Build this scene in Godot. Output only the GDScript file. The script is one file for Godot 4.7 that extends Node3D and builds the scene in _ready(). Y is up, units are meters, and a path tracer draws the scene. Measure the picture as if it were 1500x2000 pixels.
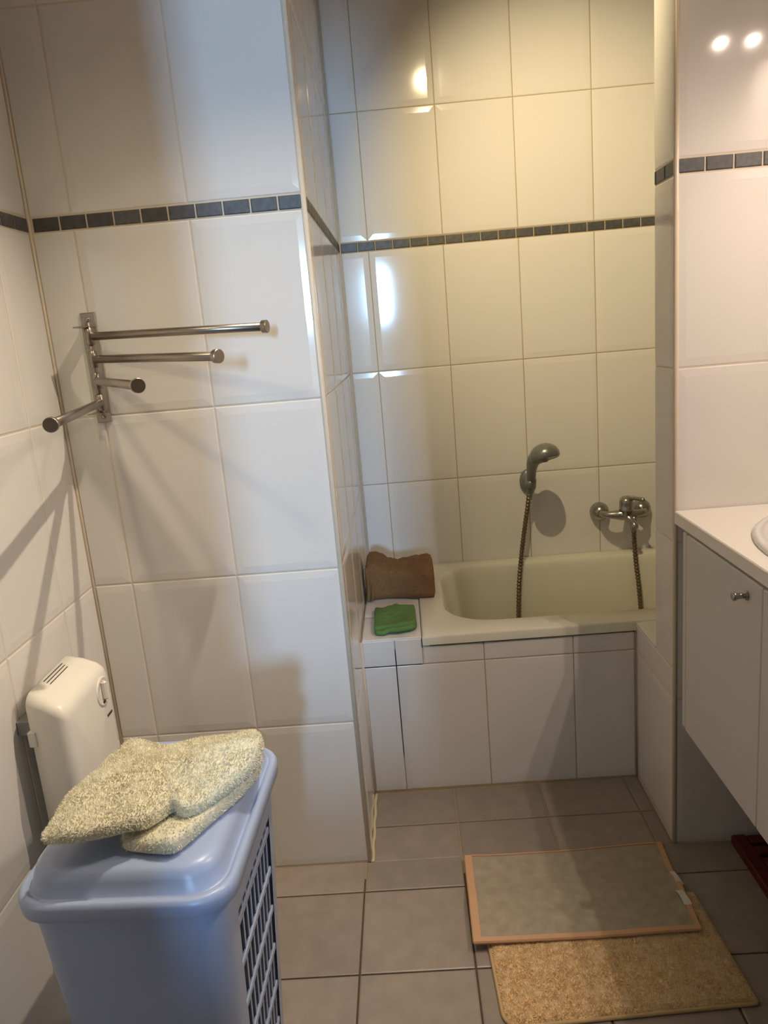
extends Node3D
# Bathroom: tiled block with a swing-arm towel rack, bath alcove, vanity, laundry hamper. Metres, y up.
# z = 0 is the tiled block's front, x = 0 its right edge, y = 0 the floor.

const WALL_X := -0.602      # left wall
const BACK_Z := -0.994      # wall behind the bath
const PANEL_Z := -0.307     # tiled front of the bath
const PIER_X := 0.781       # left side of the right-hand pier
const PIER_BACK := -0.135
const RIGHT_X := 1.29
const DOOR_Z := 2.0
const CEIL_Y := 2.55
const BATH_END := 1.72
const ROW := [0.0, 0.403, 0.806, 1.209, 1.612]
const ROW_UP := [1.6445, 2.0475, 2.4505, 2.55]
const TW := 0.254

# lamps: energy and colour of the light of each
var LAMP := {
	"mats": [2.15, Color(1.0, 0.935, 0.840)], "taps": [2.3, Color(1.0, 0.916, 0.725)], "entry": [0.40, Color(1.0, 0.93, 0.75)],
	"vanity": [0.51, Color(1.0, 0.917, 0.850)], "day": [17.0, Color(0.62, 0.815, 1.0)]}

var mats := {}
var tile_meshes := {}
var rng := RandomNumberGenerator.new()
var names := {}

# ------------------------------------------------------------------ shapes
class Sh:
	var v := PackedVector3Array()
	var g := PackedInt32Array()
	func put(list: PackedVector3Array, group := 0, fix := true) -> void:
		var flip := false
		if fix:
			var c := Vector3.ZERO
			for p in list: c += p
			c /= maxf(1.0, list.size())
			var vol := 0.0
			for i in range(0, list.size(), 3):
				vol += (list[i] - c).dot((list[i + 1] - c).cross(list[i + 2] - c))
			flip = vol > 0.0
		for i in range(0, list.size(), 3):
			v.append(list[i])
			v.append(list[i + 2] if flip else list[i + 1])
			v.append(list[i + 1] if flip else list[i + 2])
			g.append(group)
	func flip_all() -> void:
		for i in range(0, v.size(), 3):
			var t := v[i + 1]
			v[i + 1] = v[i + 2]
			v[i + 2] = t
	func mesh() -> ArrayMesh:
		var st := SurfaceTool.new()
		st.begin(Mesh.PRIMITIVE_TRIANGLES)
		for i in g.size():
			st.set_smooth_group(0xFFFFFFFF if g[i] < 0 else g[i])
			for k in 3: st.add_vertex(v[i * 3 + k])
		st.generate_normals()
		return st.commit()

func quads(rings: Array, closed := true, cap_a := false, cap_b := false) -> PackedVector3Array:
	var o := PackedVector3Array()
	var n: int = rings[0].size()
	for r in rings.size() - 1:
		var a = rings[r]
		var b = rings[r + 1]
		for i in (n if closed else n - 1):
			var j := (i + 1) % n
			o.append_array([a[i], b[i], b[j], a[i], b[j], a[j]])
	if cap_a: o.append_array(fan(rings[0], true))
	if cap_b: o.append_array(fan(rings[-1], false))
	return o

func fan(ring, rev: bool) -> PackedVector3Array:
	var o := PackedVector3Array()
	var c := Vector3.ZERO
	for p in ring: c += p
	c /= ring.size()
	for i in ring.size():
		var j: int = (i + 1) % ring.size()
		if rev: o.append_array([c, ring[i], ring[j]])
		else: o.append_array([c, ring[j], ring[i]])
	return o

# rounded rectangle, counted as (k + 1) * 4 points
func rr(x0: float, x1: float, y0: float, y1: float, r: float, k := 5) -> PackedVector2Array:
	var o := PackedVector2Array()
	var cs := [[x1 - r, y1 - r, 0.0], [x0 + r, y1 - r, 0.5], [x0 + r, y0 + r, 1.0], [x1 - r, y0 + r, 1.5]]
	for c in cs:
		for i in k + 1:
			var a: float = PI * (c[2] + 0.5 * i / k)
			o.append(Vector2(c[0] + r * cos(a), c[1] + r * sin(a)))
	return o

func flat(p: PackedVector2Array, y: float) -> PackedVector3Array:   # a ring lying in xz
	var o := PackedVector3Array()
	for q in p: o.append(Vector3(q.x, y, q.y))
	return o

func box(s: Sh, lo: Vector3, hi: Vector3, ch := 0.0) -> void:
	var c := minf(ch, 0.45 * minf(hi.x - lo.x, minf(hi.y - lo.y, hi.z - lo.z)))
	if c <= 0.0:
		var a := [Vector3(lo.x, lo.y, lo.z), Vector3(hi.x, lo.y, lo.z), Vector3(hi.x, lo.y, hi.z), Vector3(lo.x, lo.y, hi.z)]
		var b := []
		for p in a: b.append(Vector3(p.x, hi.y, p.z))
		s.put(quads([a, b], true, true, true), -1)
		return
	var rings := []
	for e in [[lo.y, c], [lo.y + c, 0.0], [hi.y - c, 0.0], [hi.y, c]]:
		rings.append(flat(rr(lo.x + e[1], hi.x - e[1], lo.z + e[1], hi.z - e[1], c * 0.9, 1), e[0]))
	s.put(quads(rings, true, true, true), -1)

func circle(c: Vector3, u: Vector3, w: Vector3, r: float, n := 20) -> PackedVector3Array:
	var o := PackedVector3Array()
	for i in n:
		var a := TAU * i / n
		o.append(c + (u * cos(a) + w * sin(a)) * r)
	return o

# surface of revolution: prof holds (distance along axis, radius)
func lathe(s: Sh, at: Vector3, axis: Vector3, prof: Array, n := 24, group := 0) -> void:
	var ax := axis.normalized()
	var u := ax.cross(Vector3.UP if absf(ax.y) < 0.9 else Vector3.RIGHT).normalized()
	var w := ax.cross(u)
	var rings := []
	for p in prof: rings.append(circle(at + ax * p[0], u, w, maxf(p[1], 0.0002), n))
	s.put(quads(rings, true, true, true), group)

func tube(s: Sh, path: Array, radii: Array, n := 12, group := 0) -> void:
	var rings := []
	var t0: Vector3 = (path[1] - path[0]).normalized()
	var u := t0.cross(Vector3.UP if absf(t0.y) < 0.9 else Vector3.RIGHT).normalized()
	for i in path.size():
		var t: Vector3 = (path[mini(i + 1, path.size() - 1)] - path[maxi(i - 1, 0)]).normalized()
		u = (u - t * u.dot(t)).normalized()
		rings.append(circle(path[i], u, t.cross(u), radii[i] if i < radii.size() else radii[-1], n))
	s.put(quads(rings, true, true, true), group)

func bez(pts: Array, n: int) -> Array:      # smooth path through pts
	var c := Curve3D.new()
	for i in pts.size():
		var d: Vector3 = (pts[mini(i + 1, pts.size() - 1)] - pts[maxi(i - 1, 0)]) / 6.0
		c.add_point(pts[i], -d, d)
	c.bake_interval = 0.004
	var o := []
	for i in n: o.append(c.sample_baked(c.get_baked_length() * i / (n - 1), true))
	return o

# ------------------------------------------------------------------ nodes
func numbered(n: String) -> String:
	names[n] = names.get(n, -1) + 1
	return n if names[n] == 0 else "%s_%03d" % [n, names[n]]

func tag(o: Node3D, label: String, category: String, group := "") -> Node3D:
	o.set_meta("label", label)
	o.set_meta("category", category)
	if group: o.set_meta("group", group)
	return o

func thing(called: String, label: String, category: String, at := Vector3.ZERO, group := "") -> Node3D:
	var o := Node3D.new()
	o.name = numbered(called)
	add_child(o)
	o.position = at
	return tag(o, label, category, group)

func structure(called: String) -> Node3D:
	var o := Node3D.new()
	o.name = called
	add_child(o)
	o.set_meta("kind", "structure")
	return o

func part(called: String, m: Mesh, material: Material, parent: Node3D, label := "") -> MeshInstance3D:
	var o := MeshInstance3D.new()
	o.name = called
	o.mesh = m
	o.material_override = material
	parent.add_child(o, true)
	if label: o.set_meta("label", label)
	return o

func mat(n: String, c: Color, rough := 0.5, metal := 0.0, spec := 0.5) -> StandardMaterial3D:
	var m := StandardMaterial3D.new()
	m.resource_name = n
	m.albedo_color = c
	m.roughness = rough
	m.metallic = metal
	m.metallic_specular = spec
	mats[n] = m
	return m

func noise_tex(freq: float, a: Color, b: Color, octaves := 4, sd := 3, size := 512) -> NoiseTexture2D:
	var f := FastNoiseLite.new()
	f.noise_type = FastNoiseLite.TYPE_SIMPLEX_SMOOTH
	f.frequency = freq
	f.fractal_octaves = octaves
	f.seed = sd
	var t := NoiseTexture2D.new()
	t.width = size
	t.height = size
	t.seamless = true
	t.noise = f
	var gr := Gradient.new()
	gr.set_color(0, a)
	gr.set_color(1, b)
	t.color_ramp = gr
	return t

func triplanar(m: StandardMaterial3D, scale: float, world := true) -> void:
	m.uv1_triplanar = true
	m.uv1_world_triplanar = world
	m.uv1_scale = Vector3.ONE * scale

func make_materials() -> void:
	mat("glazed white wall tile", Color(0.885, 0.865, 0.84), 0.075)
	mat("grout", Color(0.86, 0.80, 0.71), 0.85)
	for i in 3:
		var sl := mat("dark slate border tile %d" % i, Color(1.0, 1.0, 1.0), 0.45)
		var k: float = [0.92, 1.0, 1.08][i]
		sl.albedo_texture = noise_tex(0.03, Color(0.265, 0.26, 0.26) * k, Color(0.365, 0.358, 0.355) * k, 4, 20 + i, 256)
		triplanar(sl, 6.0)
	for i in 3:
		var fl := mat("grey floor tile %d" % i, Color(1, 1, 1), 0.36)
		var k: float = [0.97, 1.0, 1.035][i]
		fl.albedo_texture = noise_tex(0.011, Color(0.555, 0.512, 0.472) * k, Color(0.612, 0.562, 0.516) * k, 5, 40 + i, 512)
		triplanar(fl, 2.3)
	mat("aged grout", Color(0.70, 0.62, 0.50), 0.85)
	mat("pale floor grout", Color(0.66, 0.59, 0.49), 0.85)
	mat("brown floor grout", Color(0.36, 0.29, 0.235), 0.9)
	mat("corner trim", Color(0.87, 0.81, 0.72), 0.3)
	mat("white paint", Color(0.86, 0.84, 0.80), 0.8)
	mat("brown paint", Color(0.34, 0.28, 0.24), 0.6)
	mat("bath enamel", Color(0.89, 0.87, 0.80), 0.13)
	mat("silicone", Color(0.80, 0.76, 0.62), 0.5)
	mat("dark gap", Color(0.22, 0.17, 0.12), 0.9)
	mat("brushed steel", Color(0.62, 0.58, 0.54), 0.32, 1.0)
	mat("chrome", Color(0.66, 0.65, 0.62), 0.24, 1.0)
	mat("satin grey plastic", Color(0.53, 0.54, 0.52), 0.3, 0.55)
	mat("hose metal", Color(0.50, 0.44, 0.36), 0.34, 0.9)
	mat("white laminate", Color(0.83, 0.82, 0.80), 0.38)
	mat("counter laminate", Color(0.95, 0.925, 0.885), 0.3)
	mat("ceramic", Color(0.90, 0.89, 0.88), 0.1)
	mat("cream plastic", Color(0.91, 0.885, 0.835), 0.34)
	mat("grey plastic", Color(0.55, 0.55, 0.54), 0.5)
	mat("print", Color(0.23, 0.21, 0.2), 0.7)
	mat("blue plastic", Color(0.63, 0.69, 0.81), 0.33)
	var tw := mat("sage terry", Color(1, 1, 1), 0.95)
	tw.albedo_texture = noise_tex(0.05, Color(0.80, 0.77, 0.66), Color(0.93, 0.90, 0.79), 5, 60, 512)
	triplanar(tw, 5.0)
	var tl := mat("terry loops", Color(1, 1, 1), 0.95)
	tl.vertex_color_use_as_albedo = true
	var tan_m := mat("tan terry", Color(1, 1, 1), 0.95)
	tan_m.albedo_texture = noise_tex(0.06, Color(0.44, 0.31, 0.18), Color(0.57, 0.42, 0.26), 4, 61, 512)
	triplanar(tan_m, 6.0)
	var gr := mat("green cloth", Color(1, 1, 1), 0.95)
	gr.albedo_texture = noise_tex(0.06, Color(0.32, 0.45, 0.22), Color(0.42, 0.55, 0.30), 4, 62, 512)
	triplanar(gr, 6.0)
	var rg := mat("grey rug backing", Color(1, 1, 1), 0.95)
	rg.albedo_texture = noise_tex(0.02, Color(0.61, 0.57, 0.50), Color(0.70, 0.65, 0.57), 5, 63, 512)
	triplanar(rg, 2.5)
	mat("peach binding", Color(0.82, 0.65, 0.50), 0.9)
	var pb := mat("rug base", Color(1, 1, 1), 0.95)
	pb.albedo_texture = noise_tex(0.04, Color(0.86, 0.71, 0.50), Color(0.97, 0.84, 0.63), 5, 64, 512)
	triplanar(pb, 3.0)
	mat("rug hem", Color(0.80, 0.68, 0.49), 0.95)
	mat("white tag", Color(0.88, 0.87, 0.84), 0.7)
	var rw := mat("red stained wood", Color(1, 1, 1), 0.5)
	rw.albedo_texture = noise_tex(0.03, Color(0.30, 0.06, 0.05), Color(0.40, 0.09, 0.07), 4, 65, 256)
	triplanar(rw, 4.0)

# ------------------------------------------------------------------ tiles
# glazed tile in the xy plane, face at z = 0, cut edges (bits: 1 left, 2 right, 4 bottom, 8 top) have no bevel
func tile_mesh(w: float, h: float, cut: int, bev: float, drop: float, thick := 0.007) -> ArrayMesh:
	var key := "%.4f %.4f %d %.4f" % [w, h, cut, bev]
	if tile_meshes.has(key): return tile_meshes[key]
	var s := Sh.new()
	var rings := []
	# ring: inset from edge for bevelled sides, depth
	for e in [[bev, 0.0], [0.0022, drop], [0.0, drop + 0.0009], [0.0, thick]]:
		var ins := []
		for b in [1, 2, 4, 8]:
			var i: float = e[0]
			if (cut & b) and i > 0.0022: i = 0.003
			ins.append(minf(i, 0.4 * (w if b < 4 else h)))
		var z: float = -e[1]
		rings.append([Vector3(-w / 2 + ins[0], -h / 2 + ins[2], z), Vector3(w / 2 - ins[1], -h / 2 + ins[2], z),
			Vector3(w / 2 - ins[1], h / 2 - ins[3], z), Vector3(-w / 2 + ins[0], h / 2 - ins[3], z)])
	s.put(quads(rings, true, true, true), -1)
	tile_meshes[key] = s.mesh()
	return tile_meshes[key]

# tiles over a rectangle of a plane: u runs along 'along', v is up the second axis, cols and rows hold the joint lines
func lay(parent: Node3D, called: String, org: Vector3, along: Vector3, up: Vector3, cols: Array, rows: Array, ms: Array, gap := 0.003, bev := 0.019, drop := 0.0011, full_w := TW, full_h := 0.403, thick := 0.007) -> void:
	var nrm := along.cross(up)
	for j in rows.size() - 1:
		for i in cols.size() - 1:
			var w: float = cols[i + 1] - cols[i] - gap
			var h: float = rows[j + 1] - rows[j] - gap
			if w < 0.006 or h < 0.006: continue
			var cut := 0
			if w < full_w - gap - 0.01: cut |= 1 if i == 0 else 2
			if h < full_h - gap - 0.01 and full_h > 0.1: cut |= 4 if j == 0 and rows.size() > 2 else 8
			var o := part(called, tile_mesh(w, h, cut, bev, drop, thick), ms[rng.randi() % ms.size()], parent)
			o.transform = Transform3D(Basis(along, up, nrm), org + along * (cols[i] + gap / 2 + w / 2) + up * (rows[j] + gap / 2 + h / 2))

func joints(a: float, b: float, first: float, pitch: float) -> Array:
	var o := [a]
	var x := first
	while x > a + pitch: x -= pitch
	while x <= a + 0.004: x += pitch
	while x < b - 0.004:
		o.append(x)
		x += pitch
	o.append(b)
	return o

# a full tiled face, floor to ceiling, with the dark border
func tiled(parent: Node3D, org: Vector3, along: Vector3, len: float, first: float, border_first: float, y0 := 0.0) -> void:
	var cols := joints(0.0, len, first, TW)
	var rows := []
	for y in ROW:
		if y > y0 + 0.01: rows.append(y)
	rows.push_front(y0)
	lay(parent, "tile", org, along, Vector3.UP, cols, rows, [mats["glazed white wall tile"]])
	lay(parent, "tile", org, along, Vector3.UP, cols, ROW_UP, [mats["glazed white wall tile"]])
	lay(parent, "border_tile", org, along, Vector3.UP, joints(0.0, len, border_first, 0.0595), [1.6125, 1.644], [mats["dark slate border tile 0"], mats["dark slate border tile 1"], mats["dark slate border tile 2"]], 0.0035, 0.002, 0.0004, 0.0595, 0.03)

func backing(parent: Node3D, lo: Vector3, hi: Vector3, m: String) -> void:
	var s := Sh.new()
	box(s, lo, hi)
	part("backing", s.mesh(), mats[m], parent)

# ------------------------------------------------------------------ start
func _ready() -> void:
	rng.seed = 7
	var cam := Camera3D.new()
	cam.name = "camera"
	cam.position = Vector3(0.1749, 1.3423, 1.7441)
	cam.rotation = Vector3(-0.2297, 0.0370, -0.0858)
	cam.fov = rad_to_deg(2.0 * atan(1000.0 / 1499.08))
	cam.near = 0.02
	add_child(cam)
	cam.current = true
	var env := Environment.new()
	env.background_mode = Environment.BG_COLOR
	env.background_color = Color(0.55, 0.65, 0.8)
	env.tonemap_mode = Environment.TONE_MAPPER_LINEAR
	env.tonemap_exposure = 1.06
	env.sdfgi_enabled = true
	env.ssao_enabled = true
	env.ssil_enabled = true
	var we := WorldEnvironment.new()
	we.name = "environment"
	we.environment = env
	add_child(we)
	make_materials()
	daylight_window()
	room()
	ceiling_spot(Vector3(0.375, CEIL_Y, 0.31), [["mats", Vector3(-0.045, -0.055, 0.04), Vector3(-0.48, 0.60, 0.53), 33.0], ["taps", Vector3(0.0, -0.055, -0.05), Vector3(0.82, 1.56, BACK_Z), 36.0]], "steel ceiling spotlight with two swivelling heads above the bath mats")
	ceiling_spot(Vector3(-0.45, CEIL_Y, 1.12), [["entry", Vector3(0, -0.045, 0), Vector3(-0.36, 0.70, 0.0), 34.0]], "steel ceiling spotlight with one swivelling head near the doorway")
	vanity_light()
	bathtub()
	vanity()
	heater()
	hamper()
	towel_rack()
	shower()
	mixer_tap()
	mats_on_floor()
	hamper_towel()
	ledge_cloths()
	duckboard()
	hall_cabinet()

# ------------------------------------------------------------------ light fittings
func ceiling_spot(at: Vector3, heads: Array, label: String) -> void:
	var t := thing("ceiling_spotlight", label, "spotlight", at, "ceiling spotlights")
	var s := Sh.new()
	lathe(s, Vector3.ZERO, Vector3.DOWN, [[0.0, 0.056], [0.008, 0.055], [0.012, 0.050], [0.013, 0.010], [0.026, 0.007]], 28)
	part("ceiling_rose", s.mesh(), mats["brushed steel"], t)
	for e in heads:
		var c: Vector3 = e[1]
		var d: Vector3 = (e[2] - at - c).normalized()
		s = Sh.new()
		tube(s, [Vector3(0, -0.020, 0), c - d * 0.026], [0.005], 10)
		lathe(s, c, d, [[-0.034, 0.012], [-0.030, 0.020], [0.020, 0.029], [0.034, 0.030], [0.034, 0.027], [-0.004, 0.024]], 28)
		var h := part("spot_head", s.mesh(), mats["brushed steel"], t)
		s = Sh.new()
		lathe(s, c, d, [[0.000, 0.023], [0.006, 0.022], [0.008, 0.014]], 24)
		var m := mat("lamp lens " + e[0], Color(1, 0.9, 0.75), 0.3)
		m.emission_enabled = true
		m.emission = LAMP[e[0]][1]
		m.emission_energy_multiplier = 10.0
		part("lamp_lens", s.mesh(), m, h)
		var l := SpotLight3D.new()
		l.name = "lamp"
		l.light_color = LAMP[e[0]][1]
		l.light_energy = LAMP[e[0]][0]
		l.spot_angle = e[3]
		l.spot_angle_attenuation = 1.0
		l.spot_range = 8.0
		l.spot_attenuation = 2.0
		l.light_size = 0.045 if e[0] == "entry" else 0.011
		l.shadow_enabled = true
		t.add_child(l)
		l.look_at_from_position(at + c + d * 0.042, e[2], Vector3.FORWARD)

func vanity_light() -> void:
	var t := thing("wall_light", "brushed steel wall light with two halogen bulbs above the washbasin", "wall light", Vector3(RIGHT_X, 2.05, 0.67))
	var s := Sh.new()
	box(s, Vector3(-0.02, -0.03, -0.06), Vector3(-0.001, 0.09, 0.06), 0.004)
	part("wall_plate", s.mesh(), mats["brushed steel"], t)
	s = Sh.new()
	tube(s, [Vector3(-0.01, 0.07, 0), Vector3(-0.17, 0.07, 0)], [0.008], 12)
	part("arm", s.mesh(), mats["brushed steel"], t)
	var m := mat("halogen bulb", Color(1, 0.93, 0.8), 0.3)
	m.emission_enabled = true
	m.emission = Color(1.0, 0.86, 0.66)
	m.emission_energy_multiplier = 60.0
	for x in [-0.15, -0.06]:
		s = Sh.new()
		lathe(s, Vector3(x, 0.07, 0), Vector3.DOWN, [[0.0, 0.018], [0.012, 0.030], [0.076, 0.036], [0.076, 0.034], [0.014, 0.028], [0.004, 0.012]], 24)
		var sh := part("lamp_shade", s.mesh(), mats["brushed steel"], t)
		s = Sh.new()
		lathe(s, Vector3(x, 0.022, 0), Vector3.DOWN, [[0.0, 0.003], [0.003, 0.006], [0.024, 0.006], [0.027, 0.003]], 14)
		part("bulb", s.mesh(), m, sh)
		var l := SpotLight3D.new()
		l.name = "lamp"
		l.position = Vector3(x, 0.006, 0)
		l.rotation.x = -PI / 2
		l.spot_angle = 89.0
		l.spot_angle_attenuation = 0.8
		l.light_color = LAMP["vanity"][1]
		l.light_energy = LAMP["vanity"][0]
		l.spot_range = 8.0
		l.spot_attenuation = 2.0
		l.light_size = 0.01
		l.shadow_enabled = true
		t.add_child(l)

func daylight_window() -> void:
	# frosted window at the end of the hall behind the doorway: the cold light on the tiled block comes from it
	var w := structure("window_1")
	w.position = Vector3(0.05, 1.78, 6.0)
	var s := Sh.new()
	for e in [[-0.17, -0.32, 0.17, -0.27], [-0.17, 0.27, 0.17, 0.32], [-0.17, -0.27, -0.13, 0.27], [0.13, -0.27, 0.17, 0.27]]:
		box(s, Vector3(e[0], e[1], -0.03), Vector3(e[2], e[3], 0.04), 0.004)
	part("window_frame", s.mesh(), mats["white paint"], w)
	s = Sh.new()
	box(s, Vector3(-0.13, -0.27, 0.0), Vector3(0.13, 0.27, 0.008))
	var m := mat("frosted daylight pane", Color(0.8, 0.9, 1.0), 0.4)
	m.emission_enabled = true
	m.emission = Color(0.66, 0.83, 1.0)
	m.emission_energy_multiplier = 6.0
	part("pane", s.mesh(), m, w)
	var l := AreaLight3D.new()
	l.name = "daylight"
	l.position = Vector3(0, 0, -0.035)
	l.area_size = Vector2(0.26, 0.54)
	l.area_normalize_energy = true
	l.light_color = LAMP["day"][1]
	l.light_energy = LAMP["day"][0]
	l.area_range = 12.0
	l.shadow_enabled = true
	w.add_child(l)

# ------------------------------------------------------------------ the room
func room() -> void:
	var g := 0.0022      # joints lie this far behind the tile faces
	var up := Vector3.UP
	var back := Vector3(0, 0, 1)
	# left wall, seen from +x: along runs toward -z
	var w := structure("wall_left")
	backing(w, Vector3(WALL_X - 0.15, -0.1, -0.002), Vector3(WALL_X - g, CEIL_Y, DOOR_Z), "grout")
	tiled(w, Vector3(WALL_X, 0, DOOR_Z), -back, DOOR_Z - 0.004, DOOR_Z - 0.164 - TW * 7, DOOR_Z - 0.062 - 0.0595 * 32)
	# tiled block left of the bath
	w = structure("wall_block")
	backing(w, Vector3(WALL_X - 0.15, -0.1, BACK_Z - 0.15), Vector3(-g, CEIL_Y, -g), "grout")
	tiled(w, Vector3(WALL_X + 0.002, 0, 0), Vector3.RIGHT, -WALL_X - 0.006, -WALL_X - 0.002 - TW * 2, -WALL_X - 0.002 - 0.0595 * 10)
	tiled(w, Vector3(0, 0, -0.004), -back, -BACK_Z - 0.006, 0.052, 0.0595)
	# wall behind the bath
	w = structure("wall_back")
	backing(w, Vector3(-0.1, -0.1, BACK_Z - 0.15), Vector3(BATH_END + 0.1, CEIL_Y, BACK_Z - g), "aged grout")
	tiled(w, Vector3(0.002, 0, BACK_Z), Vector3.RIGHT, BATH_END, 0.0945, 0.0595, 0.46)
	# end wall of the bath, hidden behind the pier
	w = structure("wall_bath_end")
	backing(w, Vector3(BATH_END + g, -0.1, BACK_Z - 0.1), Vector3(BATH_END + 0.15, CEIL_Y, 0.0), "grout")
	tiled(w, Vector3(BATH_END, 0, BACK_Z + 0.002), back, 0.85, 0.1, 0.0595, 0.46)
	# pier right of the bath: full height, and the low wall below its ledge
	w = structure("wall_pier")
	backing(w, Vector3(PIER_X + g, -0.1, PIER_BACK + g), Vector3(BATH_END + 0.1, CEIL_Y, -g), "grout")
	backing(w, Vector3(PIER_X + g, -0.1, PANEL_Z - 0.02), Vector3(BATH_END + 0.1, 0.482, PIER_BACK + g), "grout")
	tiled(w, Vector3(PIER_X + 0.004, 0, 0), Vector3.RIGHT, RIGHT_X - PIER_X, TW, 0.0595)
	var white := [mats["glazed white wall tile"]]
	lay(w, "tile", Vector3(PIER_X, 0, PANEL_Z + 0.001), back, up, [0.0, 0.302], [0.0, 0.403], white)
	lay(w, "tile", Vector3(PIER_X, 0, PANEL_Z + 0.001), back, up, [0.0, 0.302], [0.403, 0.482], white)
	lay(w, "tile", Vector3(PIER_X, 0, PIER_BACK), back, up, [0.0, 0.131], [0.486, 0.806, 1.209, 1.612], white)
	lay(w, "tile", Vector3(PIER_X, 0, PIER_BACK), back, up, [0.0, 0.131], ROW_UP, white)
	lay(w, "border_tile", Vector3(PIER_X, 0, PIER_BACK), back, up, [0.0, 0.012, 0.0715, 0.131], [1.6125, 1.644], [mats["dark slate border tile 0"], mats["dark slate border tile 1"]], 0.0035, 0.002, 0.0004, 0.0595, 0.03)
	lay(w, "tile", Vector3(PIER_X - 0.001, 0.489, PIER_BACK), Vector3.RIGHT, -back, [0.0, 0.25, 0.504, 0.758, 0.93], [0.0, 0.172], white)
	lay(w, "tile", Vector3(BATH_END, 0, PIER_BACK), -Vector3.RIGHT, up, joints(0.0, BATH_END - PIER_X - 0.004, 0.2, TW), [0.489, 0.806, 1.209, 1.612], white)
	lay(w, "tile", Vector3(BATH_END, 0, PIER_BACK), -Vector3.RIGHT, up, joints(0.0, BATH_END - PIER_X - 0.004, 0.2, TW), [1.612, 2.0475, 2.4505, 2.55], white)
	# tiled bath front and the ledge at its left end
	w = structure("wall_bath_front")
	backing(w, Vector3(0.0, -0.1, PANEL_Z - 0.05), Vector3(PIER_X + 0.03, 0.455, PANEL_Z - g), "aged grout")
	backing(w, Vector3(0.0, -0.1, BACK_Z - 0.01), Vector3(0.171, 0.483, PANEL_Z - g), "aged grout")
	var cols := [0.002, 0.0964, 0.0964 + TW, 0.0964 + TW * 2, PIER_X - 0.001]
	lay(w, "tile", Vector3(0, 0, PANEL_Z), Vector3.RIGHT, up, cols, [0.002, 0.4046], white)
	lay(w, "tile", Vector3(0, 0, PANEL_Z), Vector3.RIGHT, up, [0.002, 0.0964, 0.175], [0.4046, 0.4865], white)
	lay(w, "tile", Vector3(0, 0, PANEL_Z), Vector3.RIGHT, up, [0.175, 0.0964 + TW, 0.0964 + TW * 2, PIER_X - 0.001], [0.4046, 0.462], white)
	lay(w, "tile", Vector3(0.002, 0.489, PANEL_Z), Vector3.RIGHT, -back, [0.0, 0.174], [0.0, 0.19, 0.594, 0.686], white)
	# right wall and the wall with the doorway, floor, ceiling
	w = structure("wall_right")
	backing(w, Vector3(RIGHT_X + g, -0.1, -0.01), Vector3(RIGHT_X + 0.15, CEIL_Y, DOOR_Z), "grout")
	tiled(w, Vector3(RIGHT_X, 0, 0.004), back, DOOR_Z - 0.006, 0.2, 0.0595)
	w = structure("wall_door")
	backing(w, Vector3(WALL_X - 0.15, -0.1, DOOR_Z), Vector3(-0.145, CEIL_Y, DOOR_Z + 0.1), "brown paint")
	backing(w, Vector3(0.62, -0.1, DOOR_Z), Vector3(RIGHT_X + 0.15, CEIL_Y, DOOR_Z + 0.1), "brown paint")
	backing(w, Vector3(-0.145, 2.06, DOOR_Z), Vector3(0.62, CEIL_Y, DOOR_Z + 0.1), "brown paint")
	w = structure("door_1")      # sliding door, left partly open
	backing(w, Vector3(0.115, 0.003, DOOR_Z + 0.11), Vector3(0.70, 2.08, DOOR_Z + 0.15), "brown paint")
	w = structure("wall_hall")
	backing(w, Vector3(-0.85, -0.1, DOOR_Z + 0.1), Vector3(-0.70, CEIL_Y, 6.1), "white paint")
	backing(w, Vector3(1.20, -0.1, DOOR_Z + 0.1), Vector3(1.35, CEIL_Y, 6.1), "white paint")
	backing(w, Vector3(-0.70, -0.1, 6.01), Vector3(1.20, CEIL_Y, 6.1), "white paint")
	w = structure("ceiling")
	backing(w, Vector3(WALL_X - 0.3, CEIL_Y, BACK_Z - 0.15), Vector3(BATH_END + 0.15, CEIL_Y + 0.1, 6.1), "white paint")
	w = structure("floor")
	backing(w, Vector3(WALL_X - 0.2, -0.1, BACK_Z - 0.1), Vector3(BATH_END, -0.004, 0.06), "pale floor grout")
	backing(w, Vector3(WALL_X - 0.2, -0.1, 0.06), Vector3(1.4, -0.004, 6.1), "brown floor grout")
	var fm := [mats["grey floor tile 0"], mats["grey floor tile 1"], mats["grey floor tile 2"]]
	var p := 0.2514
	# along x, 'up' toward -z; org at the room's near side
	var zs := joints(0.0, DOOR_Z, DOOR_Z - 0.1105, p)
	var all_x := joints(WALL_X + 0.001, RIGHT_X, -0.0144, p)
	lay(w, "floor_tile", Vector3(0, 0, DOOR_Z), Vector3.RIGHT, -back, all_x, zs, fm, 0.0045, 0.003, 0.0004, p, p)
	lay(w, "floor_tile", Vector3(0, 0, 0), Vector3.RIGHT, -back, [0.003, -0.0144 + p, -0.0144 + 2 * p, -0.0144 + 3 * p, PIER_X - 0.001], [-0.0045, 0.141, -PANEL_Z - 0.002], fm, 0.0045, 0.003, 0.0004, p, p)
	# edge profiles on the two outer corners, sealing beads on the floor
	var s := Sh.new()
	tube(s, [Vector3(-0.0055, 0.0, -0.0055), Vector3(-0.0055, CEIL_Y - 0.002, -0.0055)], [0.0068], 16)
	var o := part("trim_1", s.mesh(), mats["corner trim"], self)
	o.set_meta("kind", "structure")
	s = Sh.new()
	tube(s, [Vector3(PIER_X + 0.005, 0.0, -0.005), Vector3(PIER_X + 0.005, CEIL_Y - 0.002, -0.005)], [0.0062], 16)
	o = part("trim_2", s.mesh(), mats["corner trim"], self)
	o.set_meta("kind", "structure")
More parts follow.
